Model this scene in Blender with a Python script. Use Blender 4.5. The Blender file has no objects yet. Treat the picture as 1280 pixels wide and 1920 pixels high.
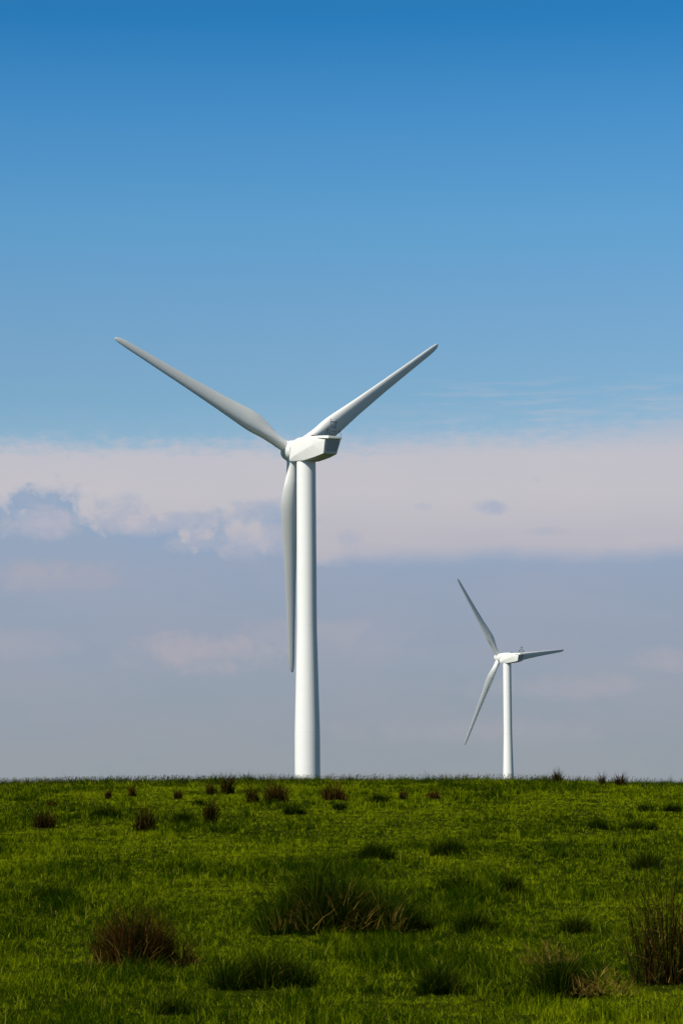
import bpy, bmesh, math
import numpy as np
from mathutils import Matrix, Vector

R = math.radians
scene = bpy.context.scene
COL = scene.collection

# ------------------------------------------------------------------ camera
EYE = 2.25                      # eye height over the grass in front (z = 0)
FPX, Y0, ROLL = 5000.0, 1452.0, R(-0.32)
PITCH = math.atan((Y0 - 960.0) / FPX)
cam_d = bpy.data.cameras.new("camera")
cam_d.sensor_fit = 'VERTICAL'
cam_d.sensor_width = 24.0
cam_d.sensor_height = 36.0
cam_d.lens = FPX / 1920.0 * 36.0
cam_d.clip_start, cam_d.clip_end = 0.1, 30000.0
cam = bpy.data.objects.new("camera", cam_d)
COL.objects.link(cam)
cam.matrix_world = (Matrix.Translation((0, 0, EYE)) @ Matrix.Rotation(R(90) + PITCH, 4, 'X')
                    @ Matrix.Rotation(ROLL, 4, 'Z'))
cam_d.dof.use_dof = True
cam_d.dof.focus_distance = 150.0
cam_d.dof.aperture_fstop = 14.0
scene.camera = cam

# ------------------------------------------------------------------ sun, sky, exposure
SUN_EL = R(46)
SUN_DIR = Vector((-0.75 * math.cos(SUN_EL), -0.66 * math.cos(SUN_EL), math.sin(SUN_EL))).normalized()  # towards the sun
sun_d = bpy.data.lights.new("sun", 'SUN')
sun_d.energy = 5.0
sun_d.angle = R(0.53)
sun_d.color = (1.0, 0.955, 0.86)
sun = bpy.data.objects.new("sun", sun_d)
COL.objects.link(sun)
sun.rotation_euler = SUN_DIR.to_track_quat('Z', 'Y').to_euler()

scene.view_settings.view_transform = 'Standard'
scene.view_settings.look = 'None'
scene.view_settings.exposure = 0.0
scene.view_settings.gamma = 1.0


class NT:
    """small helper for writing node trees as expressions"""
    def __init__(self, tree):
        self.t = tree
        self.n, self.l = tree.nodes, tree.links

    def node(self, kind, **kw):
        n = self.n.new(kind)
        for k, v in kw.items():
            setattr(n, k, v)
        return n

    def put(self, sock, v):
        if isinstance(v, bpy.types.NodeSocket):
            self.l.new(v, sock)
        elif v is not None:
            if sock.type == 'RGBA' and len(v) == 3:
                v = (*v, 1.0)
            sock.default_value = v

    def m(self, op, a, b=None, c=None):
        n = self.node('ShaderNodeMath', operation=op)
        for i, v in enumerate((a, b, c)):
            self.put(n.inputs[i], v)
        return n.outputs[0]

    def smooth(self, x, lo, hi, a=0.0, b=1.0):
        n = self.node('ShaderNodeMapRange', interpolation_type='SMOOTHSTEP')
        for i, v in enumerate((x, lo, hi, a, b)):
            self.put(n.inputs[i], v)
        return n.outputs[0]

    def mix(self, f, a, b, blend='MIX'):
        n = self.node('ShaderNodeMix', data_type='RGBA', blend_type=blend)
        self.put(n.inputs[0], f)
        self.put(n.inputs[6], a)
        self.put(n.inputs[7], b)
        return n.outputs[2]

    def noise(self, vec, scale, detail=4.0, rough=0.55, dist=0.0):
        n = self.node('ShaderNodeTexNoise')
        self.put(n.inputs['Vector'], vec)
        n.inputs['Scale'].default_value = scale
        n.inputs['Detail'].default_value = detail
        n.inputs['Roughness'].default_value = rough
        n.inputs['Distortion'].default_value = dist
        return n.outputs['Fac']

    def vec(self, x, y, z=0.0):
        n = self.node('ShaderNodeCombineXYZ')
        for i, v in enumerate((x, y, z)):
            self.put(n.inputs[i], v)
        return n.outputs[0]

    def ramp(self, x, stops, interp='LINEAR'):
        n = self.node('ShaderNodeValToRGB')
        self.put(n.inputs[0], x)
        cr = n.color_ramp
        cr.interpolation = interp
        while len(cr.elements) < len(stops):
            cr.elements.new(0.5)
        for e, (p, c) in zip(cr.elements, stops):
            e.position = p
            e.color = (*c, 1.0) if len(c) == 3 else c
        return n.outputs[0]

    def curve(self, x, pts, lo, hi, ylo, yhi):
        """piecewise linear function of x through pts"""
        g = self.m('DIVIDE', self.m('SUBTRACT', x, lo), hi - lo)
        r = self.ramp(g, [((px - lo) / (hi - lo), ((py - ylo) / (yhi - ylo),) * 3) for px, py in pts], 'LINEAR')
        return self.m('ADD', self.m('MULTIPLY', r, yhi - ylo), ylo)


def srgb(r, g, b):
    f = lambda c: c / 255 / 12.92 if c / 255 <= 0.04045 else ((c / 255 + 0.055) / 1.055) ** 2.4
    return (f(r), f(g), f(b))


def build_world():
    w = bpy.data.worlds.new("World")
    scene.world = w
    w.use_nodes = True
    w.node_tree.nodes.clear()
    t = NT(w.node_tree)
    tc = t.node('ShaderNodeTexCoord')
    nv = t.node('ShaderNodeVectorMath', operation='NORMALIZE')
    t.put(nv.inputs[0], tc.outputs['Generated'])
    sp = t.node('ShaderNodeSeparateXYZ')
    t.put(sp.inputs[0], nv.outputs[0])
    x, y, z = sp.outputs
    deg = 57.29578
    el = t.m('MULTIPLY', t.m('ARCSINE', z), deg)                 # elevation in degrees
    az = t.m('MULTIPLY', t.m('ARCTAN2', x, y), deg)              # compass direction in degrees, 0 along the view

    # clear sky
    sky = t.node('ShaderNodeTexSky', sky_type='NISHITA')
    sky.sun_disc = False
    sky.sun_elevation = SUN_EL
    sky.sun_rotation = math.atan2(SUN_DIR.x, SUN_DIR.y)
    sky.altitude = 300.0
    sky.air_density = 1.0
    sky.dust_density = 0.4
    sky.ozone_density = 3.0
    tint = t.ramp(t.m('DIVIDE', el, 40.0), SKY_TINT)
    clear = t.mix(1.0, sky.outputs[0], tint, 'MULTIPLY')

    # ---- cloud layers, all laid out over compass direction / elevation (degrees)
    P = t.vec(az, el)
    PS = t.vec(az, t.m('MULTIPLY', el, 2.6))                     # stretched along the horizon
    n_big = t.m('SUBTRACT', t.noise(PS, 0.33, 5, 0.55), 0.5)
    n_med = t.m('SUBTRACT', t.noise(P, 1.7, 7, 0.62, 0.4), 0.5)
    n_puff = t.m('SUBTRACT', t.noise(t.vec(t.m('ADD', az, 31.0), t.m('MULTIPLY', el, 1.35)), 1.15, 7, 0.58, 0.35), 0.5)
    n_fine = t.m('SUBTRACT', t.noise(PS, 2.6, 6, 0.6), 0.5)

    # high pale sheet
    sheet_top = t.curve(az, [(-12, 6.9), (-7.3, 7.12), (-3, 7.15), (0, 7.2), (3, 7.4), (7.3, 7.62), (12, 7.8)], -12, 12, 5, 9)
    d = t.m('SUBTRACT', sheet_top, el)
    d = t.m('ADD', d, t.m('MULTIPLY', n_big, 0.6))
    d = t.m('ADD', d, t.m('MULTIPLY', n_fine, 0.75))
    wide = t.curve(az, [(-12, .42), (-2, .42), (1, .55), (7.3, .8), (12, .8)], -12, 12, 0, 1)
    sheet = t.smooth(d, -0.22, wide)
    veil = t.smooth(d, -0.9, 0.5)
    # thin streaks over its upper edge towards the right
    st = t.noise(t.vec(t.m('MULTIPLY', az, 0.55), t.m('MULTIPLY', el, 5.5)), 0.9, 5, 0.55)
    st = t.smooth(st, 0.44, 0.66)
    st = t.m('MULTIPLY', st, t.smooth(az, -1.0, 4.5))
    st = t.m('MULTIPLY', st, t.m('MULTIPLY', t.smooth(el, 7.0, 7.5), t.smooth(el, 8.7, 8.0)))
    sheet_col = t.ramp(t.m('DIVIDE', t.m('SUBTRACT', el, 4.0), 4.0),
                       [(0.0, srgb(183, 180, 189)), (0.28, srgb(188, 184, 192)), (0.5, srgb(198, 194, 199)), (0.70, srgb(196, 193, 200)),
                        (0.86, srgb(184, 189, 203))])
    sheet_col = t.mix(t.smooth(n_big, -0.25, 0.25), sheet_col, t.mix(1.0, sheet_col, (0.955, 0.975, 1.0), 'MULTIPLY'))

    # low blue-grey deck with a ragged edge on the left
    deck_top = t.curve(az, [(-12, 6.1), (-7.3, 6.12), (-6.2, 6.1), (-5.3, 5.95), (-4.5, 5.45), (-3.2, 5.35), (-2.6, 5.3), (-1.9, 5.3),
                            (-1.3, 5.55), (-0.6, 4.95), (0, 4.92), (1.5, 4.84), (3.5, 4.90), (5.4, 4.80), (7.3, 4.90), (12, 5.0)], -12, 12, 3, 7)
    rag = t.curve(az, [(-12, 2.1), (-2.5, 2.1), (-0.9, 2.0), (0.1, 0.7), (1.2, 0.14), (12, 0.14)], -12, 12, 0, 3)
    e = t.m('SUBTRACT', deck_top, el)
    e = t.m('ADD', e, t.m('MULTIPLY', t.m('ADD', t.m('MULTIPLY', n_puff, 1.25), t.m('MULTIPLY', n_med, 0.5)), rag))
    e = t.m('ADD', e, t.m('MULTIPLY', n_big, t.smooth(az, -1.0, 2.0, 0.35, 0.06)))
    n_soft = t.noise(t.vec(az, t.m('MULTIPLY', el, 1.2), 4.0), 0.8, 3, 0.5)
    deck = t.smooth(e, -0.10, t.smooth(n_soft, 0.35, 0.65, t.smooth(az, -0.5, 1.5, 0.22, 0.40), t.smooth(az, -0.5, 1.5, 0.85, 0.48)))
    soft = t.smooth(e, -0.05, 0.9)
    deck_col = t.ramp(t.m('DIVIDE', t.m('ADD', el, 1.0), 7.2),
                      [(0.0, srgb(149, 157, 164)), (0.2, srgb(147, 157, 166)), (0.45, srgb(148, 160, 176)), (0.72, srgb(148, 163, 185)),
                       (0.9, srgb(145, 166, 190))])
    deck_col = t.mix(t.m('MULTIPLY', t.smooth(n_big, -0.22, 0.22), 0.55), deck_col,
                     t.mix(1.0, deck_col, (1.13, 1.02, 1.0), 'MULTIPLY'))

    def blob(ca, ce, ra, re, amt, rg=0.5):
        dx = t.m('DIVIDE', t.m('SUBTRACT', az, ca), ra)
        dy = t.m('DIVIDE', t.m('SUBTRACT', el, ce), re)
        r2 = t.m('ADD', t.m('MULTIPLY', dx, dx), t.m('MULTIPLY', dy, dy))
        r2 = t.m('ADD', r2, t.m('MULTIPLY', t.m('ADD', n_puff, t.m('MULTIPLY', n_med, 0.4)), -rg * 9))
        return t.smooth(r2, 1.5, -0.5, 0.0, amt * 0.9)

    def add(vals):
        s = vals[0]
        for v in vals[1:]:
            s = t.m('MAXIMUM', s, v)
        return s

    # faint rosy banks in front of the deck
    rosy = add([blob(-2.75, 2.62, 1.75, 0.42, 0.72), blob(-6.6, 4.25, 2.2, 0.38, 0.62, 0.3), blob(-0.6, 3.0, 2.0, 0.35, 0.45, 0.4),
                blob(6.9, 2.38, 0.9, 0.30, 0.5, 0.4), blob(4.7, 1.85, 1.9, 0.28, 0.4, 0.4), blob(-6.9, 2.8, 1.5, 0.35, 0.35, 0.3),
                blob(0.3, 2.8, 1.4, 0.5, 0.3, 0.4), blob(3.0, 0.9, 3.0, 0.3, 0.25, 0.4)])
    rosy_col = srgb(177, 172, 181)
    # bits of blue that show through the sheet on the right
    gap = add([blob(3.15, 5.68, 0.42, 0.17, 0.75, 0.55), blob(4.5, 5.15, 0.5, 0.10, 0.45, 0.4), blob(4.15, 6.28, 0.16, 0.09, 0.6, 0.5),
               blob(1.75, 5.72, 0.2, 0.09, 0.35, 0.4), blob(0.15, 5.02, 0.3, 0.22, 0.55, 0.4)])
    gap_col = srgb(160, 172, 196)

    c = t.mix(t.m('MULTIPLY', veil, 0.25), clear, sheet_col)
    c = t.mix(t.m('MULTIPLY', st, 0.36), c, sheet_col)
    c = t.mix(t.m('MULTIPLY', sheet, 0.97), c, sheet_col)
    c = t.mix(gap, c, gap_col)
    dk = t.mix(t.m('SUBTRACT', 1.0, soft), deck_col, t.mix(1.0, deck_col, (0.97, 1.01, 1.05), 'MULTIPLY'))
    dk = t.mix(rosy, dk, rosy_col)
    c = t.mix(deck, c, dk)
    wisps = add([blob(-1.6, 5.62, 0.95, 0.32, 1.0, 0.6), blob(-3.2, 5.42, 0.7, 0.26, 0.9, 0.6), blob(-6.3, 5.98, 1.3, 0.26, 0.9, 0.6),
                 blob(-4.9, 5.75, 0.9, 0.28, 0.6, 0.6)])
    c = t.mix(t.m('MULTIPLY', wisps, 0.8), c, srgb(155, 170, 194))
    # pale heads of cloud standing in the ragged part on the left
    heads = add([blob(-6.5, 5.38, 1.0, 0.34, 0.9, 0.5), blob(-4.4, 5.40, 1.0, 0.30, 0.8, 0.5), blob(-1.75, 4.95, 1.1, 0.36, 0.9, 0.5),
                 blob(-3.1, 4.95, 0.7, 0.25, 0.6, 0.5)])
    c = t.mix(t.m('MULTIPLY', heads, 0.85), c, srgb(187, 184, 196))
    bg = t.node('ShaderNodeBackground')
    # the clouds' colours are given as seen; the sky texture's own colour is scaled by SKY_TINT the other way
    t.put(bg.inputs[0], t.mix(1.0, c, (1 / SKY_STRENGTH,) * 3, 'MULTIPLY'))
    bg.inputs[1].default_value = SKY_STRENGTH
    out = t.node('ShaderNodeOutputWorld')
    t.l.new(bg.outputs[0], out.inputs[0])


SKY_STRENGTH = 0.1
SKY_TINT = [(0.0, (0.0708, 0.0948, 0.1024)), (0.2013, (0.0728, 0.0905, 0.0944)), (0.24, (0.0697, 0.0918, 0.0998)), (0.2963, (0.0538, 0.0968, 0.1102)), (0.3513, (0.0354, 0.0886, 0.1134)), (0.4025, (0.0148, 0.0731, 0.1064)), (0.6, (0.015, 0.036, 0.043)), (1.0, (0.017, 0.022, 0.023))]
build_world()

# ------------------------------------------------------------------ helpers
rng = np.random.default_rng(7)


def mesh_obj(name, verts, faces, mat, parent=None, smooth=True, attrs=None):
    """verts (n,3); faces: list of tuples, or a list of int arrays (k, 3 or 4)"""
    me = bpy.data.meshes.new(name)
    if isinstance(faces, list) and faces and isinstance(faces[0], np.ndarray):
        loops = np.concatenate([f.ravel() for f in faces]).astype(np.int32)
        tot = np.concatenate([np.full(len(f), f.shape[1]) for f in faces]).astype(np.int32)
        me.vertices.add(len(verts))
        me.vertices.foreach_set('co', np.asarray(verts, np.float32).ravel())
        me.loops.add(len(loops))
        me.loops.foreach_set('vertex_index', loops)
        me.polygons.add(len(tot))
        me.polygons.foreach_set('loop_start', np.concatenate([[0], np.cumsum(tot)[:-1]]).astype(np.int32))
        me.polygons.foreach_set('loop_total', tot)
        me.update(calc_edges=True)
    else:
        me.from_pydata([tuple(v) for v in verts], [], [tuple(f) for f in faces])
        me.update()
    if attrs:
        for k, v in attrs.items():
            a = me.attributes.new(k, 'FLOAT', 'POINT')
            a.data.foreach_set('value', np.asarray(v, np.float32))
    me.materials.append(mat)
    if smooth:
        me.polygons.foreach_set('use_smooth', np.ones(len(me.polygons), bool))
    o = bpy.data.objects.new(name, me)
    COL.objects.link(o)
    if parent is not None:
        o.parent = parent
    return o


def tag(o, label=None, cat=None, group=None, kind=None):
    for k, v in (('label', label), ('category', cat), ('group', group), ('kind', kind)):
        if v:
            o[k] = v
    return o


def new_mat(name):
    m = bpy.data.materials.new(name)
    m.use_nodes = True
    t = NT(m.node_tree)
    return m, t, m.node_tree.nodes['Principled BSDF']


class VN:
    """tileable-free 2-D value noise on numpy arrays"""
    def __init__(self, seed):
        self.tab = np.random.default_rng(seed).random((256, 256))

    def one(self, x, y):
        xi, yi = np.floor(x).astype(int), np.floor(y).astype(int)
        fx, fy = x - xi, y - yi
        fx, fy = fx * fx * (3 - 2 * fx), fy * fy * (3 - 2 * fy)
        g = lambda a, b: self.tab[a % 256, b % 256]
        return ((g(xi, yi) * (1 - fx) + g(xi + 1, yi) * fx) * (1 - fy)
                + (g(xi, yi + 1) * (1 - fx) + g(xi + 1, yi + 1) * fx) * fy)

    def __call__(self, x, y, scale, octs=3):
        s, a, tot = 0, 1.0, 0
        for k in range(octs):
            s = s + a * self.one(x / scale * 2 ** k + 17.3 * k, y / scale * 2 ** k + 5.1 * k)
            tot += a
            a *= 0.5
        return s / tot


# ------------------------------------------------------------------ terrain
# height profile along the slope: rises from the camera to a grassy brow 130 m off, then falls away behind it
PROF_D = np.array([-400, -30, 0, 15, 24, 30, 50, 75, 94, 112, 130, 150, 180, 238, 320, 557, 1000, 3000, 9000.])
PROF_Z = np.array([-6.0, -.4, .35, .12, .03, .05, .22, .66, 1.52, 1.88, 2.03, 1.97, 1.62, .45, -2.2, -8.9, -17, -40, -75.])
CREST_X = np.array([-60, -16.6, -8.8, -1.0, 3.9, 8.1, 12, 16.6, 60.])
CREST_DZ = np.array([-.6, -.25, -.15, -.13, -.20, -.18, -.30, -.46, -.9])
_n1, _n2, _n3 = VN(1), VN(2), VN(3)


def smooth_prof():
    d = np.linspace(-400, 9000, 18801)
    z = np.interp(d, PROF_D, PROF_Z)
    k = np.hanning(41)
    k /= k.sum()
    zp = np.pad(z, 20, mode='edge')
    return d, np.convolve(zp, k, 'valid')


_PD, _PZ = smooth_prof()


def ground_z(x, y):
    x, y = np.asarray(x, float), np.asarray(y, float)
    z = np.interp(y, _PD, _PZ)
    w = np.clip((y - 40) / 80, 0, 1)
    z = z + np.interp(x, CREST_X, CREST_DZ) * w
    fade = np.clip(1 - (y - 150) / 60, 0, 1)
    z = z + fade * (0.10 * (_n1(x, y * 0.7, 5.5, 2) - 0.5) + 0.10 * (_n2(x, y * 0.8, 1.4, 2) - 0.5) + 0.055 * np.interp(y, [30, 70], [1, .3]) * (_n3(x + 3, y * 0.8, 0.5, 1) - 0.5)) * np.where(y > 95, 0.55, 1)
    return z


def build_ground():
    ys = np.concatenate([np.linspace(-400, -20, 20), np.linspace(0, 14, 15), np.linspace(16, 160, 600), np.linspace(163, 330, 60),
                         np.linspace(345, 1000, 40), np.geomspace(1050, 9000, 25)])
    xs = np.concatenate([-np.geomspace(5000, 40, 25), np.linspace(-36, 36, 241), np.geomspace(40, 5000, 25)])
    X, Y = np.meshgrid(xs, ys)
    Z = ground_z(X, Y)
    V = np.stack([X, Y, Z], -1).reshape(-1, 3)
    ny, nx = X.shape
    i = (np.arange(ny - 1)[:, None] * nx + np.arange(nx - 1)[None]).ravel()
    F = np.stack([i, i + 1, i + nx + 1, i + nx], 1)
    m, t, b = new_mat("turf_soil")
    geo = t.node('ShaderNodeNewGeometry')
    p = geo.outputs['Position']
    n = t.noise(p, 0.25, 5, 0.6)
    n2 = t.noise(p, 9.0, 5, 0.7)
    c = t.mix(t.smooth(n, 0.35, 0.65), (0.018, 0.030, 0.002), (0.026, 0.036, 0.002))
    c = t.mix(t.smooth(n2, 0.45, 0.7), c, (0.012, 0.014, 0.003))
    t.put(b.inputs['Base Color'], c)
    b.inputs['Roughness'].default_value = 1.0
    b.inputs['Specular IOR Level'].default_value = 0.0
    bp = t.node('ShaderNodeBump')
    bp.inputs['Strength'].default_value = 0.8
    bp.inputs['Distance'].default_value = 0.05
    t.put(bp.inputs['Height'], n2)
    t.put(b.inputs['Normal'], bp.outputs[0])
    o = mesh_obj("ground", V, [F], m)
    tag(o, "grassy field rising to a low brow under the wind turbines", "field", kind="structure")
    return o


build_ground()

# pixel (of the 1280 x 1920 photograph) -> the spot on the ground seen there, used to survey where the clumps grow
_CM = np.array(cam.matrix_world)


def survey(px, py):
    d = np.array([(px - 640) / FPX, -(py - 960) / FPX, -1.0])
    d = _CM[:3, :3] @ d
    d /= d[1]
    prev = None
    for s in np.arange(16, 170, 0.1):
        q = np.array([0, 0, EYE]) + d * s
        if q[2] <= ground_z(q[0], q[1]):
            return q[0], q[1]
    s = 133.0
    q = np.array([0, 0, EYE]) + d * s
    return q[0], q[1]


# ------------------------------------------------------------------ wind turbines
def paint(name, base, rough, dirt=0.0, weld=False):
    m, t, b = new_mat(name)
    tc = t.node('ShaderNodeTexCoord')
    p = tc.outputs['Object']
    sp = t.node('ShaderNodeSeparateXYZ')
    t.put(sp.inputs[0], p)
    big = t.noise(p, 0.8, 5, 0.6)
    mp = t.node('ShaderNodeMapping')
    mp.inputs['Scale'].default_value = (5.0, 5.0, 0.22)
    t.put(mp.inputs[0], p)
    run = t.noise(mp.outputs[0], 1.0, 6, 0.65)
    c = t.mix(t.m('MULTIPLY', t.smooth(big, 0.35, 0.75), 0.5), base, tuple(v * 0.95 for v in base))
    c = t.mix(t.m('MULTIPLY', t.smooth(run, 0.52, 0.8), dirt), c, (0.42, 0.41, 0.36))
    if weld:
        # thin horizontal weld seams about every 1.7 m
        fr = t.m('FRACT', t.m('DIVIDE', sp.outputs[2], 1.72))
        line = t.smooth(t.m('ABSOLUTE', t.m('SUBTRACT', fr, 0.5)), 0.0, 0.018, 1.0, 0.0)
        c = t.mix(t.m('MULTIPLY', line, 0.10), c, (0.55, 0.54, 0.50))
        bp = t.node('ShaderNodeBump')
        bp.inputs['Strength'].default_value = 0.25
        bp.inputs['Distance'].default_value = 0.008
        t.put(bp.inputs['Height'], line)
        t.put(b.inputs['Normal'], bp.outputs[0])
    t.put(b.inputs['Base Color'], c)
    t.put(b.inputs['Roughness'], t.m('ADD', t.m('MULTIPLY', big, 0.12), rough))
    return m


M_TOWER = paint("tower_paint", (0.87, 0.87, 0.84), 0.38, 0.06, True)
M_BLADE = paint("blade_gelcoat", (0.86, 0.86, 0.82), 0.42, 0.15)
M_NAC = paint("nacelle_paint", (0.80, 0.80, 0.76), 0.40, 0.15)
M_REAR = paint("vent_grey", (0.42, 0.44, 0.44), 0.5, 0.2)
M_DARK = paint("dark_metal", (0.030, 0.032, 0.035), 0.5, 0.0)
M_STEEL = paint("galvanised_steel", (0.16, 0.17, 0.18), 0.45, 0.0)


def revolve(prof, n, axis='Z'):
    """prof: list of (radius, height); closed at ends where radius is 0"""
    V, F = [], []
    for r, z in prof:
        for k in range(n):
            a = 2 * math.pi * k / n
            x, y = r * math.cos(a), r * math.sin(a)
            V.append((x, y, z) if axis == 'Z' else (x, z, y))
    for i in range(len(prof) - 1):
        for k in range(n):
            a, b = i * n + k, i * n + (k + 1) % n
            F.append((a, b, b + n, a + n))
    F.append(tuple(range(n - 1, -1, -1)))
    F.append(tuple((len(prof) - 1) * n + k for k in range(n)))
    return V, F


def tubes(segs, r=0.02, n=6):
    V, F = [], []
    for s in segs:
        p, q = Vector(s[0]), Vector(s[1])
        rr = s[2] if len(s) > 2 else r
        d = (q - p).normalized()
        u = d.orthogonal().normalized()
        v = d.cross(u)
        o = len(V)
        for c in (p, q):
            for k in range(n):
                a = 2 * math.pi * k / n
                V.append(tuple(c + rr * (u * math.cos(a) + v * math.sin(a))))
        for k in range(n):
            F.append((o + k, o + (k + 1) % n, o + n + (k + 1) % n, o + n + k))
        F.append(tuple(o + n - 1 - k for k in range(n)))
        F.append(tuple(o + n + k for k in range(n)))
    return V, F


def bx(c, s):
    x, y, z = c
    a, b, d = (v / 2 for v in s)
    V = [(x + i * a, y + j * b, z + k * d) for i in (-1, 1) for j in (-1, 1) for k in (-1, 1)]
    F = [(0, 1, 3, 2), (4, 6, 7, 5), (0, 4, 5, 1), (2, 3, 7, 6), (0, 2, 6, 4), (1, 5, 7, 3)]
    return V, F


def join(*parts):
    V, F = [], []
    for v, f in parts:
        o = len(V)
        V += list(v)
        F += [tuple(i + o for i in g) for g in f]
    return V, F


def fix_normals(o, sharp=None, bevel=0.0):
    bm = bmesh.new()
    bm.from_mesh(o.data)
    bmesh.ops.recalc_face_normals(bm, faces=bm.faces)
    if bevel:
        bmesh.ops.bevel(bm, geom=[e for e in bm.edges if e.calc_face_angle(0) > 0.25], offset=bevel, segments=2, affect='EDGES', profile=0.6)
    if sharp:
        for e in bm.edges:
            e.smooth = e.calc_face_angle(0) < sharp
    bm.to_mesh(o.data)
    bm.free()
    return o


ROTOR_R, TILT, CONE, OVERHANG = 20.0, R(3.5), R(3.0), 2.3


def airfoil(n=28):
    """closed outline, chord 0..1 from leading edge, thickness 1 (half-heights), suction side first"""
    t = (1 - np.cos(np.linspace(0, math.pi, n // 2 + 1))) / 2
    y = 5 * (0.2969 * np.sqrt(t) - 0.126 * t - 0.3516 * t ** 2 + 0.2843 * t ** 3 - 0.1036 * t ** 4)
    xs = np.concatenate([t, t[-2:0:-1]])
    ys = np.concatenate([y, -y[-2:0:-1]])
    cam_ = np.concatenate([4 * t * (1 - t), (4 * t * (1 - t))[-2:0:-1]])
    return xs, ys, cam_


def blade_mesh():
    xs, ys, cm = airfoil(32)
    n = len(xs)
    rs = np.array([.75, 1.0, 1.3, 1.7, 2.1, 2.6, 3.1, 3.6, 4.2, 4.8, 5.4, 6.2, 7.2, 8.5, 10, 12, 14, 16, 17.5, 18.6, 19.3, 19.65, 19.85, 19.95, 20.])
    chord = np.interp(rs, [.75, 1.3, 2.1, 3.1, 4.2, 4.9, 5.6, 6.5, 8.5, 12, 16, 18.6, 19.3, 19.65, 19.85, 19.95, 20],
                      [1.0, 1.0, 1.06, 1.36, 1.74, 1.86, 1.82, 1.68, 1.42, 1.08, .80, .64, .55, .43, .30, .18, .07])
    thick = np.interp(rs, [.75, 1.3, 2.6, 4.2, 5.4, 8.5, 12, 20], [1.0, 1.0, .72, .42, .33, .24, .19, .16])
    blend = np.interp(rs, [1.1, 3.6], [0, 1])
    blend = blend * blend * (3 - 2 * blend)
    twist = np.radians(np.interp(rs, [.75, 3, 5, 8, 12, 20], [4, 4, 2, -1, -3, -4]))
    ang = np.concatenate([np.linspace(0, math.pi, n // 2 + 1), np.linspace(math.pi, 2 * math.pi, n // 2 + 1)[1:-1]])
    V = []
    for i, r in enumerate(rs):
        c, bl = chord[i], blend[i]
        # circle running the same way round as the airfoil (from the leading edge over the suction side)
        cx, cy = -np.cos(ang) * 0.5, np.sin(ang) * 0.5
        ax = xs - 0.5
        ay = ys * thick[i] + 0.035 * cm * bl
        px = (cx * (1 - bl) + ax * bl) * c
        py = (cy * (1 - bl) + ay * bl) * c
        px = px + bl * c * 0.18                      # pitch axis sits ahead of mid chord
        X, Yb = px, -py                              # leading edge at -X, suction side at -Y
        ct, st = math.cos(twist[i]), math.sin(twist[i])
        # twist: leading edge swings upwind (+Y)
        X2 = X * ct + Yb * st * 1.0
        Y2 = -X * st + Yb * ct
        for a, b in zip(X2, Y2):
            V.append((a, b, r))
    F = []
    for i in range(len(rs) - 1):
        for k in range(n):
            a, b = i * n + k, i * n + (k + 1) % n
            F.append((a, b, b + n, a + n))
    F.append(tuple(range(n)))
    F.append(tuple((len(rs) - 1) * n + k for k in range(n)))
    return V, F


def nacelle_mesh():
    """facets: roof, upper side, side, under-chamfer, belly; runs from the hub (+Y) to the tail (-Y)"""
    st = [  # y, roof half width, roof z, shoulder half width, shoulder z, crease half width, crease z, belly half width, belly z
        (1.20, .62, .86, .86, .62, 1.00, -.90, .92, -1.02),
        (.35, .66, 1.06, .92, .80, 1.04, -.58, .90, -1.04),
        (-.90, .68, 1.12, .96, .86, 1.05, -.20, .84, -1.02),
        (-2.60, .72, 1.10, .95, .86, 0.98, .30, .80, -.78),
        (-4.30, .64, .94, .82, .78, 0.82, .60, .70, -.50)]
    V, F = [], []
    for i, (y, a, az_, b, bz_, c, cz, d, dz) in enumerate(st):
        pts = [(a, az_), (b, bz_), (c, cz), (d, dz), (-d, dz), (-c, cz), (-b, bz_), (-a, az_)]
        for x, z in pts:
            yy = y
            if i == len(st) - 1:
                yy = y + (0.80 - z) * 0.30           # the tail face leans forward at the bottom
            V.append((x, yy, z))
    n = 8
    for i in range(len(st) - 1):
        for k in range(n):
            p, q = i * n + k, i * n + (k + 1) % n
            F.append((p, q, q + n, p + n))
    F.append(tuple(range(n)))
    F.append(tuple((len(st) - 1) * n + k for k in range(n)))
    return V, F


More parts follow.
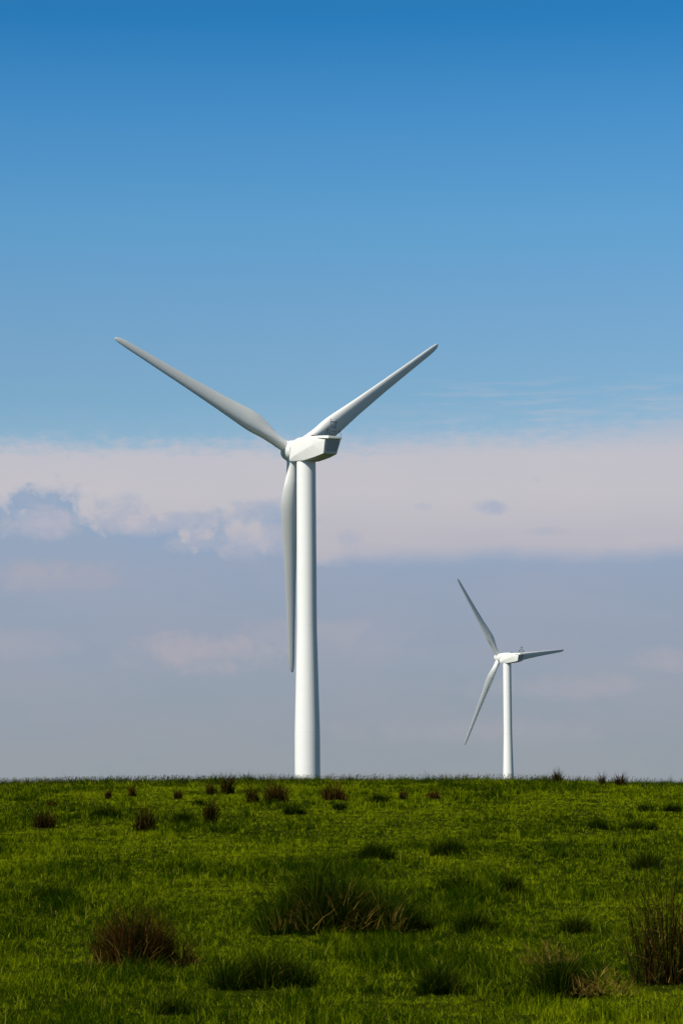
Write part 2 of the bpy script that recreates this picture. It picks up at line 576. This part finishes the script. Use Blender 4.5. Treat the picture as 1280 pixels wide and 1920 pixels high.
def make_turbine(hub, yaw, azim, label):
    """hub: rotor centre in the world; parts hang under an Empty at the tower's foot"""
    a = Vector((-math.sin(yaw) * math.cos(TILT), math.cos(yaw) * math.cos(TILT), math.sin(TILT)))
    pivot = Vector(hub) - a * OVERHANG                # where the rotor axis crosses the tower's axis
    gz = float(ground_z(pivot.x, pivot.y))
    root = bpy.data.objects.new("wind_turbine", None)
    COL.objects.link(root)
    root.location = (pivot.x, pivot.y, gz)
    root.rotation_euler = (0, 0, yaw)
    tag(root, label, "wind turbine", "white three-bladed wind turbines beyond the field")
    H = pivot.z - gz
    # tower: slim shaft, a long flare, then a straight foot
    top = H - 1.02
    prof = [(1.13, -.3)]
    for z in np.linspace(0, top, 60):
        below = H - z
        r = np.interp(below, [1, 15.4, 16.2, 24.6, 25.3, 31], [.85, .885, .895, 1.10, 1.115, 1.13])
        prof.append((float(r), float(z)))
    V, F = revolve(prof, 64)
    tower = fix_normals(mesh_obj("tower", V, F, M_TOWER, root), 0.6)
    for below in (15.6, 25.05):
        z = H - below
        r = float(np.interp(below, [1, 15.4, 16.2, 24.6, 25.3, 31], [.85, .885, .895, 1.10, 1.115, 1.13]))
        V, F = revolve([(r - .02, z - .045), (r + .005, z - .03), (r + .005, z + .03), (r - .02, z + .045)], 64)
        fix_normals(mesh_obj("flange_ring", V, F, M_TOWER, tower), 0.6)
    V, F = revolve([(.80, top - .02), (.90, top), (.90, top + .16), (.80, top + .18)], 48)
    fix_normals(mesh_obj("yaw_ring", V, F, M_REAR, tower), 0.6)

    tilt = Matrix.Translation((0, 0, H)) @ Matrix.Rotation(TILT, 4, 'X')
    V, F = nacelle_mesh()
    nac = fix_normals(mesh_obj("nacelle", V, F, M_NAC, root), 0.2, 0.03)
    nac.matrix_local = tilt
    # roof lid with a lip hanging over the tail
    lid_pts = [(.70, -2.35), (.94, -3.3), (.95, -4.20), (.72, -4.64), (-.72, -4.64), (-.95, -4.20), (-.94, -3.3), (-.70, -2.35)]
    V = [(x, y, 0.90 + .045 * (y + 2.35)) for x, y in lid_pts]
    V += [(x * .93, y * .99, 1.12 + .04 * (y + 2.35)) for x, y in lid_pts]
    F = [tuple(range(7, -1, -1)), tuple(range(8, 16))] + [(k, (k + 1) % 8, 8 + (k + 1) % 8, 8 + k) for k in range(8)]
    fix_normals(mesh_obj("roof_lid", V, F, M_NAC, nac), 0.3, 0.02)
    # louvred vent in the tail
    V, F = [], []
    for k in range(9):
        z = .62 - k * .105
        yy = -4.30 + (0.80 - z) * 0.30 - .02
        w = .68 - max(0, .46 - z) * .12
        v, f = bx((0, yy, z), (2 * w, .05, .06))
        V, F = join((V, F), (v, f))
    fix_normals(mesh_obj("vent", V, F, M_REAR, nac), 0.3)
    V, F = bx((.06, -1.25, 1.20), (.56, .34, .12))
    v, f = bx((.06, -1.25, 1.11), (.40, .24, .08))
    V, F = join((V, F), (v, f))
    fix_normals(mesh_obj("hatch", V, F, M_DARK, nac), 0.3, 0.015)
    V, F = revolve([(.0, -.05), (.09, -.04), (.10, .04), (.0, .06)], 12)
    V = [(x + .25, y - 3.2, z - .72) for x, y, z in V]
    mesh_obj("drain_cap", V, F, M_NAC, nac)
    # instrument frame on the roof
    r0 = .96
    mx, my = .12, -4.12
    segs = [((mx - .33, my, r0 - .1), (mx - .24, my, r0 + 1.34)), ((mx + .30, my, r0 - .1), (mx + .24, my, r0 + 1.34)),
            ((mx - .29, my, r0 + .5), (mx + .27, my, r0 + .5)), ((mx - .27, my, r0 + .86), (mx + .26, my, r0 + .86)),
            ((mx - .30, my, r0 + .20), (mx + .28, my, r0 + .20)), ((mx - .25, my, r0 + 1.1), (mx + .25, my, r0 + .86)),
            ((mx - .24, my - .0, r0 + 1.34), (mx - .50, my + .55, r0 - .05), .012), ((mx + .24, my, r0 + 1.34), (mx + .30, my + .65, r0 - .05), .012)]
    V, F = tubes(segs, .020)
    mast = mesh_obj("instrument_frame", V, F, M_DARK, nac)
    V, F = tubes([((mx - .34, my, r0 + 1.36), (mx + .34, my, r0 + 1.36))], .042)
    mesh_obj("crossbar", V, F, M_DARK, mast)
    for s in (-1, 1):
        bxx = mx + s * .62
        V, F = tubes([((mx + s * .28, my, r0 + .30), (bxx, my, r0 + .42), .02), ((bxx, my, r0 + .40), (bxx, my, r0 + .52), .03)])
        v, f = revolve([(.0, .52), (.12, .53), (.125, .60), (.07, .68), (.04, .78), (.0, .80)], 12)
        V, F = join((V, F), ([(x + bxx, y + my, z + r0) for x, y, z in v], f))
        v, f = tubes([((bxx + s * .10, my, r0 + .45), (bxx + s * .24, my, r0 + .30), .014), ((bxx + s * .24, my, r0 + .30), (bxx + s * .16, my, r0 + .10), .014),
                      ((bxx + s * .16, my, r0 + .10), (mx + s * .3, my, r0 + .05), .014)])
        V, F = join((V, F), (v, f))
        mesh_obj("beacon", V, F, M_DARK, mast)
        V, F = tubes([((mx + s * .30, my, r0 + 1.38), (mx + s * .30, my, r0 + 1.56), .012)])
        v, f = revolve([(.0, 1.54), (.05, 1.55), (.05, 1.62), (.0, 1.63)], 10)
        V, F = join((V, F), ([(x + mx + s * .30, y + my, z + r0) for x, y, z in v], f))
        mesh_obj("wind_sensor", V, F, M_STEEL, mast)

    # rotor: hub with a rounded nose and three blades
    rot = tilt @ Matrix.Translation((0, OVERHANG, 0)) @ Matrix.Rotation(azim, 4, 'Y')
    prof = [(.80, -1.05), (.93, -1.02), (.97, -.6), (.96, -.2), (.95, .2), (.90, .5), (.78, .82), (.58, 1.08), (.32, 1.24), (.08, 1.29)]
    V, F = revolve(prof, 48, 'Y')
    hubo = fix_normals(mesh_obj("hub", V, F, M_NAC, root), 0.8)
    hubo.matrix_local = rot
    for k in range(3):
        V, F = blade_mesh()
        b = fix_normals(mesh_obj("blade", V, F, M_BLADE, root), 1.1)
        b.matrix_local = rot @ Matrix.Rotation(k * 2 * math.pi / 3, 4, 'Y') @ Matrix.Rotation(-CONE, 4, 'X')
        V, F = revolve([(.50, .70), (.565, .72), (.575, .80), (.565, .90), (.505, .93)], 40)
        fix_normals(mesh_obj("root_collar", V, F, M_NAC, b), 0.7)
    return root


make_turbine((-4.40, 238.6, 29.02 + EYE), R(33.8), R(-64.03),
             "large white wind turbine nearer the viewer, one blade hanging straight down beside its tower")
make_turbine((32.76, 557.3, 24.06 + EYE), R(40.1), R(-36.2),
             "small far wind turbine standing lower behind the brow, one blade pointing almost level right")

# ------------------------------------------------------------------ grass and clumps
def leaf_mat(name, lo, hi, tip=None, trans=0.35, rough=0.6, spec=0.0):
    """colour runs over the per-blade attribute 'tint' (0..1)"""
    m, t, b = new_mat(name)
    at = t.node('ShaderNodeAttribute', attribute_name='tint')
    c = t.ramp(at.outputs['Fac'], [(0.0, lo), (0.62, hi)] + ([(0.97, tip)] if tip else []))
    t.put(b.inputs['Base Color'], c)
    b.inputs['Roughness'].default_value = rough
    b.inputs['Specular IOR Level'].default_value = spec
    tr = t.node('ShaderNodeBsdfTranslucent')
    t.put(tr.inputs[0], t.mix(1.0, c, (1.25, 1.15, 0.6), 'MULTIPLY'))
    mx = t.node('ShaderNodeMixShader')
    mx.inputs[0].default_value = trans
    t.l.new(b.outputs[0], mx.inputs[1])
    t.l.new(tr.outputs[0], mx.inputs[2])
    t.l.new(mx.outputs[0], t.n['Material Output'].inputs[0])
    return m


M_GRASS = leaf_mat("grass_blades", (0.010, 0.032, 0.0008), (0.29, 0.355, 0.004), (0.40, 0.33, 0.06), 0.42)
M_STALK = leaf_mat("seed_stalks", (0.016, 0.026, 0.004), (0.060, 0.056, 0.018), None, 0.2)
M_RUSH = leaf_mat("rush_stems", (0.004, 0.005, 0.001), (0.024, 0.026, 0.004), (0.092, 0.036, 0.009), 0.1)
M_TUSSOCK = leaf_mat("tussock_blades", (0.005, 0.016, 0.0012), (0.030, 0.056, 0.003), (0.12, 0.13, 0.008), 0.25)
M_STRAW = leaf_mat("dry_straw", (0.10, 0.055, 0.012), (0.36, 0.25, 0.05), None, 0.2)


def blades(base, height, lean_dir, lean, width, tint, bend=0.5, face=None, droop=0.0):
    """many grass blades as one mesh: 5 vertices each (quad + tip triangle)"""
    n = len(base)
    g = face if face is not None else rng.random(n) * 2 * np.pi
    side = np.stack([np.cos(g), np.sin(g), np.zeros(n)], 1) * (width / 2)[:, None]
    ld = np.stack([np.cos(lean_dir), np.sin(lean_dir), np.zeros(n)], 1)
    s, c = np.sin(lean), np.cos(lean)
    mid = base + ld * (height * 0.55 * s * (1 - bend))[:, None]
    mid[:, 2] += height * 0.55 * c * 1.04
    tip = base + ld * (height * s)[:, None]
    tip[:, 2] += height * c * (1 - droop)
    V = np.stack([base - side, base + side, mid - side * 0.75, mid + side * 0.75, tip], 1).reshape(-1, 3)
    o = np.arange(n) * 5
    Q = np.stack([o, o + 1, o + 3, o + 2], 1)
    T = np.stack([o + 2, o + 3, o + 4], 1)
    return V, [Q, T], np.repeat(tint, 5)


CLUMPS = []          # (x, y, radius) of rush clumps, where the sward is thinner


def scatter(n, d0, d1, p, halftan):
    """points over the field, thinning with distance as d**p"""
    u = rng.random(n)
    q = p + 2
    d = (d0 ** q + u * (d1 ** q - d0 ** q)) ** (1 / q)
    x = (rng.random(n) * 2 - 1) * halftan * d
    return x, d


def build_grass():
    # the sward is made of small tufts; every leaf of a tuft leans out from the tuft's own foot
    nt, per = 190000, 7
    x, y = scatter(nt, 17, 150, -1.40, 0.172)
    patch = _n3(x, y * 0.40, 2.4, 3)                 # broad patches of lusher and thinner growth
    fine = _n2(x + 40, y * 0.6, 0.45, 3)             # rank and short spots
    p2 = np.clip((patch - 0.30) / 0.40, 0, 1)
    f2 = np.clip((fine - 0.28) / 0.44, 0, 1)
    rank = _n1(x + 11, y * 0.55 + 3, 1.25, 3)        # loose rank patches that run into one another
    rank = np.clip((rank - 0.55) / 0.12, 0, 1)
    tuft_h = (0.5 + 1.0 * f2 ** 1.5) * (0.6 + 0.8 * rng.random(nt)) * (1.15 - 0.35 * p2) * (1 + 1.15 * rank)
    # older, darker leaves in the rank tufts, young yellow-green ones where the sward is short
    young = np.clip(0.52 + 0.75 * (p2 - 0.35) - 0.50 * (f2 - 0.3) - 0.40 * rank + 1.35 * (rng.random(nt) ** 2 - 0.30), 0.02, 1.2)
    for cx, cy, cr, ck in CLUMPS:                    # grazed short right in front of the rushes
        near = ((x - cx) / (1.15 * cr)) ** 2 + ((y - cy + 0.5 * cr) / (1.3 * cr + 0.35)) ** 2 < 1
        tuft_h[near] *= 0.68 if ck == 'tussock' else 0.5
    rad = 0.035 * np.maximum(1, y / 45)
    rp = lambda v: np.repeat(v, per)
    n = nt * per
    a = rng.random(n) * 2 * np.pi
    q = np.sqrt(rng.random(n))
    X, Y = rp(x) + np.cos(a) * q * rp(rad), rp(y) + np.sin(a) * q * rp(rad)
    base = np.stack([X, Y, rp(ground_z(x, y)) - 0.012], 1)
    h = 0.088 * rp(tuft_h) * (0.45 + 0.75 * rng.random(n))
    h = h * np.interp(Y, [17, 60, 110, 150], [1, 1.05, 1.25, 1.6])
    w = 0.0054 * (0.7 + 0.6 * rng.random(n)) * np.maximum(1, Y / 34)
    tint = 0.62 * np.clip(rp(young) * (0.45 + 0.75 * rng.random(n)), 0, 1)
    dead = rng.random(n) < 0.014
    tint[dead] = 0.75 + 0.25 * rng.random(dead.sum())
    lean = np.abs(0.40 + 0.60 * q + rng.normal(0, 0.28, n))
    ld = a * 0.6 + rng.normal(0.1, 0.9, n)
    V, F, T = blades(base, h * (1 + 0.25 * q), ld, lean, w, tint, 0.6, face=ld + np.pi / 2 + rng.normal(0, 0.6, n))
    o = mesh_obj("grass", V, F, M_GRASS, attrs={'tint': T})
    tag(o, "short bright green pasture grass covering the whole field", "grass", kind="stuff")


def build_stalks():
    # thin seed-headed stalks, thick along the brow
    n = 9000
    y = np.concatenate([rng.normal(131, 9, n), rng.uniform(45, 130, 2200)])
    x = (rng.random(len(y)) * 2 - 1) * 0.16 * y
    k = (y < 160) & (rng.random(len(y)) < np.where(y > 118, np.interp(x / y, [-.16, -.02, .04, .14], [1, .9, .65, .35]), .5))
    x, y = x[k], y[k]
    k = _n3(x + 9, y * 0.3, 1.6, 2) + rng.random(len(x)) * 0.5 > 0.62
    x, y = x[k], y[k]
    n = len(x)
    base = np.stack([x, y, ground_z(x, y)], 1)
    h = 0.20 + 0.25 * rng.random(n) ** 1.3
    ld, ln = rng.normal(0.2, 0.8, n), np.abs(rng.normal(0.14, 0.12, n))
    V1, F1, T1 = blades(base, h, ld, ln, np.full(n, 0.010), 0.3 * rng.random(n), 0.3)
    tip = base + np.stack([np.cos(ld) * np.sin(ln) * h, np.sin(ld) * np.sin(ln) * h, h * np.cos(ln) * 0.97], 1)
    tip[:, 2] -= 0.05
    V2, F2, T2 = blades(tip, np.full(n, 0.085), ld, ln + 0.35, np.full(n, 0.024), 0.2 + 0.4 * rng.random(n), 0.3)
    V = np.concatenate([V1, V2])
    F = F1 + [f + len(V1) for f in F2]
    o = mesh_obj("grass_seed_stalks", V, F, M_STALK, attrs={'tint': np.concatenate([T1, T2])})
    tag(o, "fine brown seed-headed grass stalks fringing the brow of the field", "grass stalks", kind="stuff")


def fan(n, rad, ry, h, spread, width, tint, jitter=0.25, dome=0.5):
    """stems rising from an oval foot and splaying outwards; returns a local blade mesh"""
    a = rng.random(n) * 2 * np.pi
    q = np.sqrt(rng.random(n))
    bx_, by_ = np.cos(a) * q * rad, np.sin(a) * q * ry
    base = np.stack([bx_ * 0.62, by_ * 0.62, np.full(n, -0.02)], 1)
    hh = h * (1 - dome * q ** 2) * (0.55 + 0.5 * rng.random(n))
    lean = spread * q + np.abs(rng.normal(0, jitter, n))
    ld = a + rng.normal(0, 0.5, n)
    return blades(base, hh, ld, lean, width * (0.7 + 0.6 * rng.random(n)), tint, 0.55)


def straw(n, rad, h, width):
    """bent and fallen dry stems caught in the clump and around its foot"""
    a = rng.random(n) * 2 * np.pi
    q = np.sqrt(rng.random(n))
    base = np.stack([np.cos(a) * q * rad * 0.9, np.sin(a) * q * rad * 0.5 - 0.30 * rad, 0.02 + 0.85 * h * rng.random(n) * (1 - q * q)], 1)
    return blades(base, h * (0.15 + 0.55 * rng.random(n) ** 1.5), a + rng.normal(0, 1.2, n), rng.uniform(0.4, 1.5, n),
                  np.full(n, width), rng.random(n) * 0.62, 0.2)


def clump(kind, px, py, wpx, hpx, label, nstraw=0, red=0.5, dens=1.0):
    x, y = survey(px, py)
    s = y / FPX                                       # metres per photo pixel at that distance
    rad, h = wpx * s / 2, hpx * s
    y += rad * 0.25
    CLUMPS.append((x, y, rad, kind))
    lod = max(1.0, y / 34)
    z = float(ground_z(x, y))
    def cluster(k, n, spread, width, jit, dome, tints, hj):
        """k smaller fans over an oval patch, each rooted on the ground where it grows"""
        VV, QQ, TT3, TN = [], [], [], []
        gain = 1.8 if kind == 'tussock' and wpx < 100 else (1.7 if kind == 'rush' and wpx < 60 else 1.45)
        off = 0
        for i in range(k):
            big = i == 0
            fr = (0.62 if kind == 'rush' else 0.48) if big else rng.uniform(0.2, 0.45)
            a, q = rng.random() * 2 * np.pi, (0.0 if big else rng.uniform(0.3, 0.8 if kind == 'rush' else 1.05))
            ox, oy = math.cos(a) * q * rad, math.sin(a) * q * rad * 0.6
            hh = h * ((1.0 if kind == 'rush' else 0.85) if big else rng.uniform(hj, 1.0))
            m = max(12, int(n * (0.35 if big else rng.uniform(0.3, 1.0) / max(1, k - 1))))
            V, F, T = fan(m, rad * fr * 1.25, rad * fr * 0.85, hh * gain, spread, width, tints(m), jit, dome)
            V = V + np.array([ox, oy, float(ground_z(x + ox, y + oy)) - z])
            VV.append(V)
            QQ.append(F[0] + off)
            TT3.append(F[1] + off)
            TN.append(T)
            off += len(V)
        return np.concatenate(VV), [np.concatenate(QQ), np.concatenate(TT3)], np.concatenate(TN)

    def tints(share):
        def f(m):
            v = 0.62 * rng.random(m)
            k = rng.random(m) < share
            v[k] = 0.62 + 0.38 * rng.random(k.sum())
            return v
        return f

    if kind == 'straw':
        VV = [straw(nstraw, rad, h, 0.007 * lod) for _ in range(3)]
        offs = [0, len(VV[0][0]), len(VV[0][0]) + len(VV[1][0])]
        V = np.concatenate([v[0] + np.array([rng.uniform(-.3, .3) * rad, rng.uniform(-.1, .4) * rad, 0]) for v in VV])
        F = [np.concatenate([v[1][i] + o_ for v, o_ in zip(VV, offs)]) for i in (0, 1)]
        o = mesh_obj("dry_grass_patch", V, F, M_STRAW, attrs={'tint': np.concatenate([v[2] for v in VV])})
        tag(o, label, "dry grass", "patches of dead straw in the pasture")
        nstraw = 0
    elif kind == 'rush':
        n = int(np.clip(dens * 2400 * rad / lod ** 0.8, 90, 2200))
        V, F, T = cluster(5 if wpx < 50 else 9, n, 0.45, (0.0075 if wpx > 160 else 0.0058) * lod, 0.15, 0.40, tints(red), 0.35)
        o = mesh_obj("rush_clump", V, F, M_RUSH, attrs={'tint': T})
        tag(o, label, "rush", "rush clumps growing in the pasture")
    else:
        n = int(np.clip(dens * 4200 * rad / lod ** 0.5, 220, 5200))
        V, F, T = cluster(7 if wpx < 60 else 15, n, 0.75, 0.0064 * lod, 0.32, 0.40, tints(0.16), 0.40)
        o = mesh_obj("grass_tussock", V, F, M_TUSSOCK, attrs={'tint': T})
        tag(o, label, "grass tussock", "dark green grass tussocks in the pasture")
    o.location = (x, y, z)
    if nstraw:
        V, F, T = straw(nstraw * 2, rad, h * 0.62, 0.006 * lod)
        mesh_obj("dry_stem", V, F, M_STRAW, o, attrs={'tint': T})["kind"] = "stuff"
    return o


for args in (
    ('rush', 250, 1818, 205, 112, "big dark reddish-brown rush clump at lower left, with bent straw at its foot", 60, .75, 1.5),
    ('rush', 1258, 1848, 185, 235, "tallest rush clump, cut by the right edge of the photo, with pale fallen stems", 60, .4, .6),
    ('rush', 83, 1553, 60, 34, "wide thin greenish-brown rush clump nearest the left edge", 14, .35),
    ('rush', 272, 1558, 56, 42, "splayed dark rush clump on the left, below the low green tussock", 10, .35),
    ('rush', 398, 1545, 38, 42, "narrow upright rush clump, taller than wide, left of the big tower's foot", 5, .35),
    ('rush', 394, 1492, 26, 25, "shorter left half of the rush pair close under the skyline left of the big tower", 0, .5),
    ('rush', 426, 1491, 32, 34, "taller right half of the rush pair close under the skyline left of the big tower", 0, .4),
    ('rush', 471, 1508, 32, 35, "blackish upright rush clump left of the wide brown one before the big tower", 3, .5),
    ('rush', 519, 1504, 56, 34, "wide brown rush clump just left of and below the big tower's foot", 6, .75),
    ('rush', 629, 1501, 48, 32, "reddish rush clump just right of and below the big tower's foot", 4, .85),
    ('rush', 757, 1500, 26, 18, "small dark round rush clump midway between the two towers", 0, .6),
    ('rush', 815, 1498, 36, 16, "low pale brownish rush clump between the two towers, nearer the small turbine", 12, .9),
    ('rush', 1045, 1465, 30, 21, "biggest of the three rush clumps on the skyline right of the small turbine", 0, .3),
    ('rush', 1128, 1472, 18, 19, "smallest, middle one of the three rush clumps on the skyline", 0, .5),
    ('rush', 1163, 1475, 28, 22, "rightmost of the three rush clumps on the skyline, with a reddish foot", 0, .6),
    ('rush', 204, 1498, 18, 18, "faint thin rush clump far up the slope at left", 0, .5),
    ('rush', 248, 1494, 16, 20, "faint reddish rush clump far up the slope, second from the left edge", 0, .8),
    ('rush', 333, 1499, 26, 18, "faint rush clump just left of the rush pair under the skyline", 0, .6),
    ('rush', 97, 1512, 22, 12, "tiny pale brown rush clump far up the slope near the left edge", 6, .8),
    ('tussock', 640, 1748, 285, 150, "largest sprawling grass tussock at centre front, full of pale straw", 230, .5, 1.5),
    ('tussock', 765, 1742, 84, 58, "dark low tussock joined to the right end of the largest straw-filled one", 4),
    ('tussock', 500, 1852, 220, 85, "broad green tussock in front of the largest one, at lower centre", 16),
    ('tussock', 820, 1866, 110, 75, "dark tussock at the bottom of the photo, right of centre", 3),
    ('tussock', 1045, 1872, 160, 110, "dark leafy tussock at bottom right, between straw and the tallest rushes", 20),
    ('tussock', 850, 1606, 78, 36, "dark domed tussock in mid field below the gap between the turbines", 2),
    ('tussock', 700, 1612, 84, 36, "wide dark tussock in mid field, left of the domed one", 4),
    ('tussock', 1212, 1631, 60, 32, "dark tussock in mid field near the right edge", 0),
    ('tussock', 200, 1533, 60, 22, "low rounded dark green tussock up the slope at left", 2),
    ('tussock', 343, 1543, 50, 22, "small green tussock just left of the narrow upright rushes", 0),
    ('tussock', 1118, 1556, 46, 24, "left one of two low tussocks lying side by side at right", 0),
    ('tussock', 1192, 1557, 70, 18, "flatter right one of two low tussocks lying side by side at right", 0),
    ('tussock', 1207, 1523, 36, 16, "tiny tussock up the slope at right, left one of a pair", 0),
    ('tussock', 1256, 1523, 38, 18, "tiny tussock up the slope against the right edge", 0),
    ('tussock', 860, 1672, 72, 34, "loose mid-green tussock right of the largest straw-filled one", 4),
    ('tussock', 955, 1678, 58, 45, "pointed dark tussock with a dash of straw, right of centre", 10),
    ('tussock', 890, 1748, 74, 48, "soft dark tussock below the pointed one with straw", 0),
    ('tussock', 1080, 1752, 80, 42, "low dark tussock left of the tallest rushes", 4),
    ('tussock', 707, 1506, 42, 18, "flat green tussock right of the reddish rushes by the big tower", 0),
    ('tussock', 545, 1528, 52, 22, "soft green tussock straight below the big tower's foot", 0),
    ('tussock', 512, 1509, 24, 12, "little green tussock at the foot of the wide brown rushes", 0),
    ('tussock', 634, 1519, 40, 14, "little green tussock at the foot of the reddish rushes", 0),
    ('tussock', 372, 1512, 28, 14, "little green tussock under the rush pair near the skyline", 0),
    ('tussock', 105, 1690, 90, 34, "faint mid-green tussock at left, above the big brown rushes", 5),
    ('straw', 1135, 1872, 120, 55, "patch of bent golden straw at the foot of the tallest rushes, lower right", 120),
    ('straw', 1030, 1815, 110, 55, "patch of short dead straw above the dark leafy tussock, lower right", 120),
    ('straw', 345, 1815, 70, 35, "thin brown straw lying at the right foot of the big reddish-brown rushes", 70),
    ('tussock', 330, 1905, 90, 40, "dark tussock cut by the bottom edge of the photo at left", 0),
):
    clump(*args)
build_grass()
build_stalks()
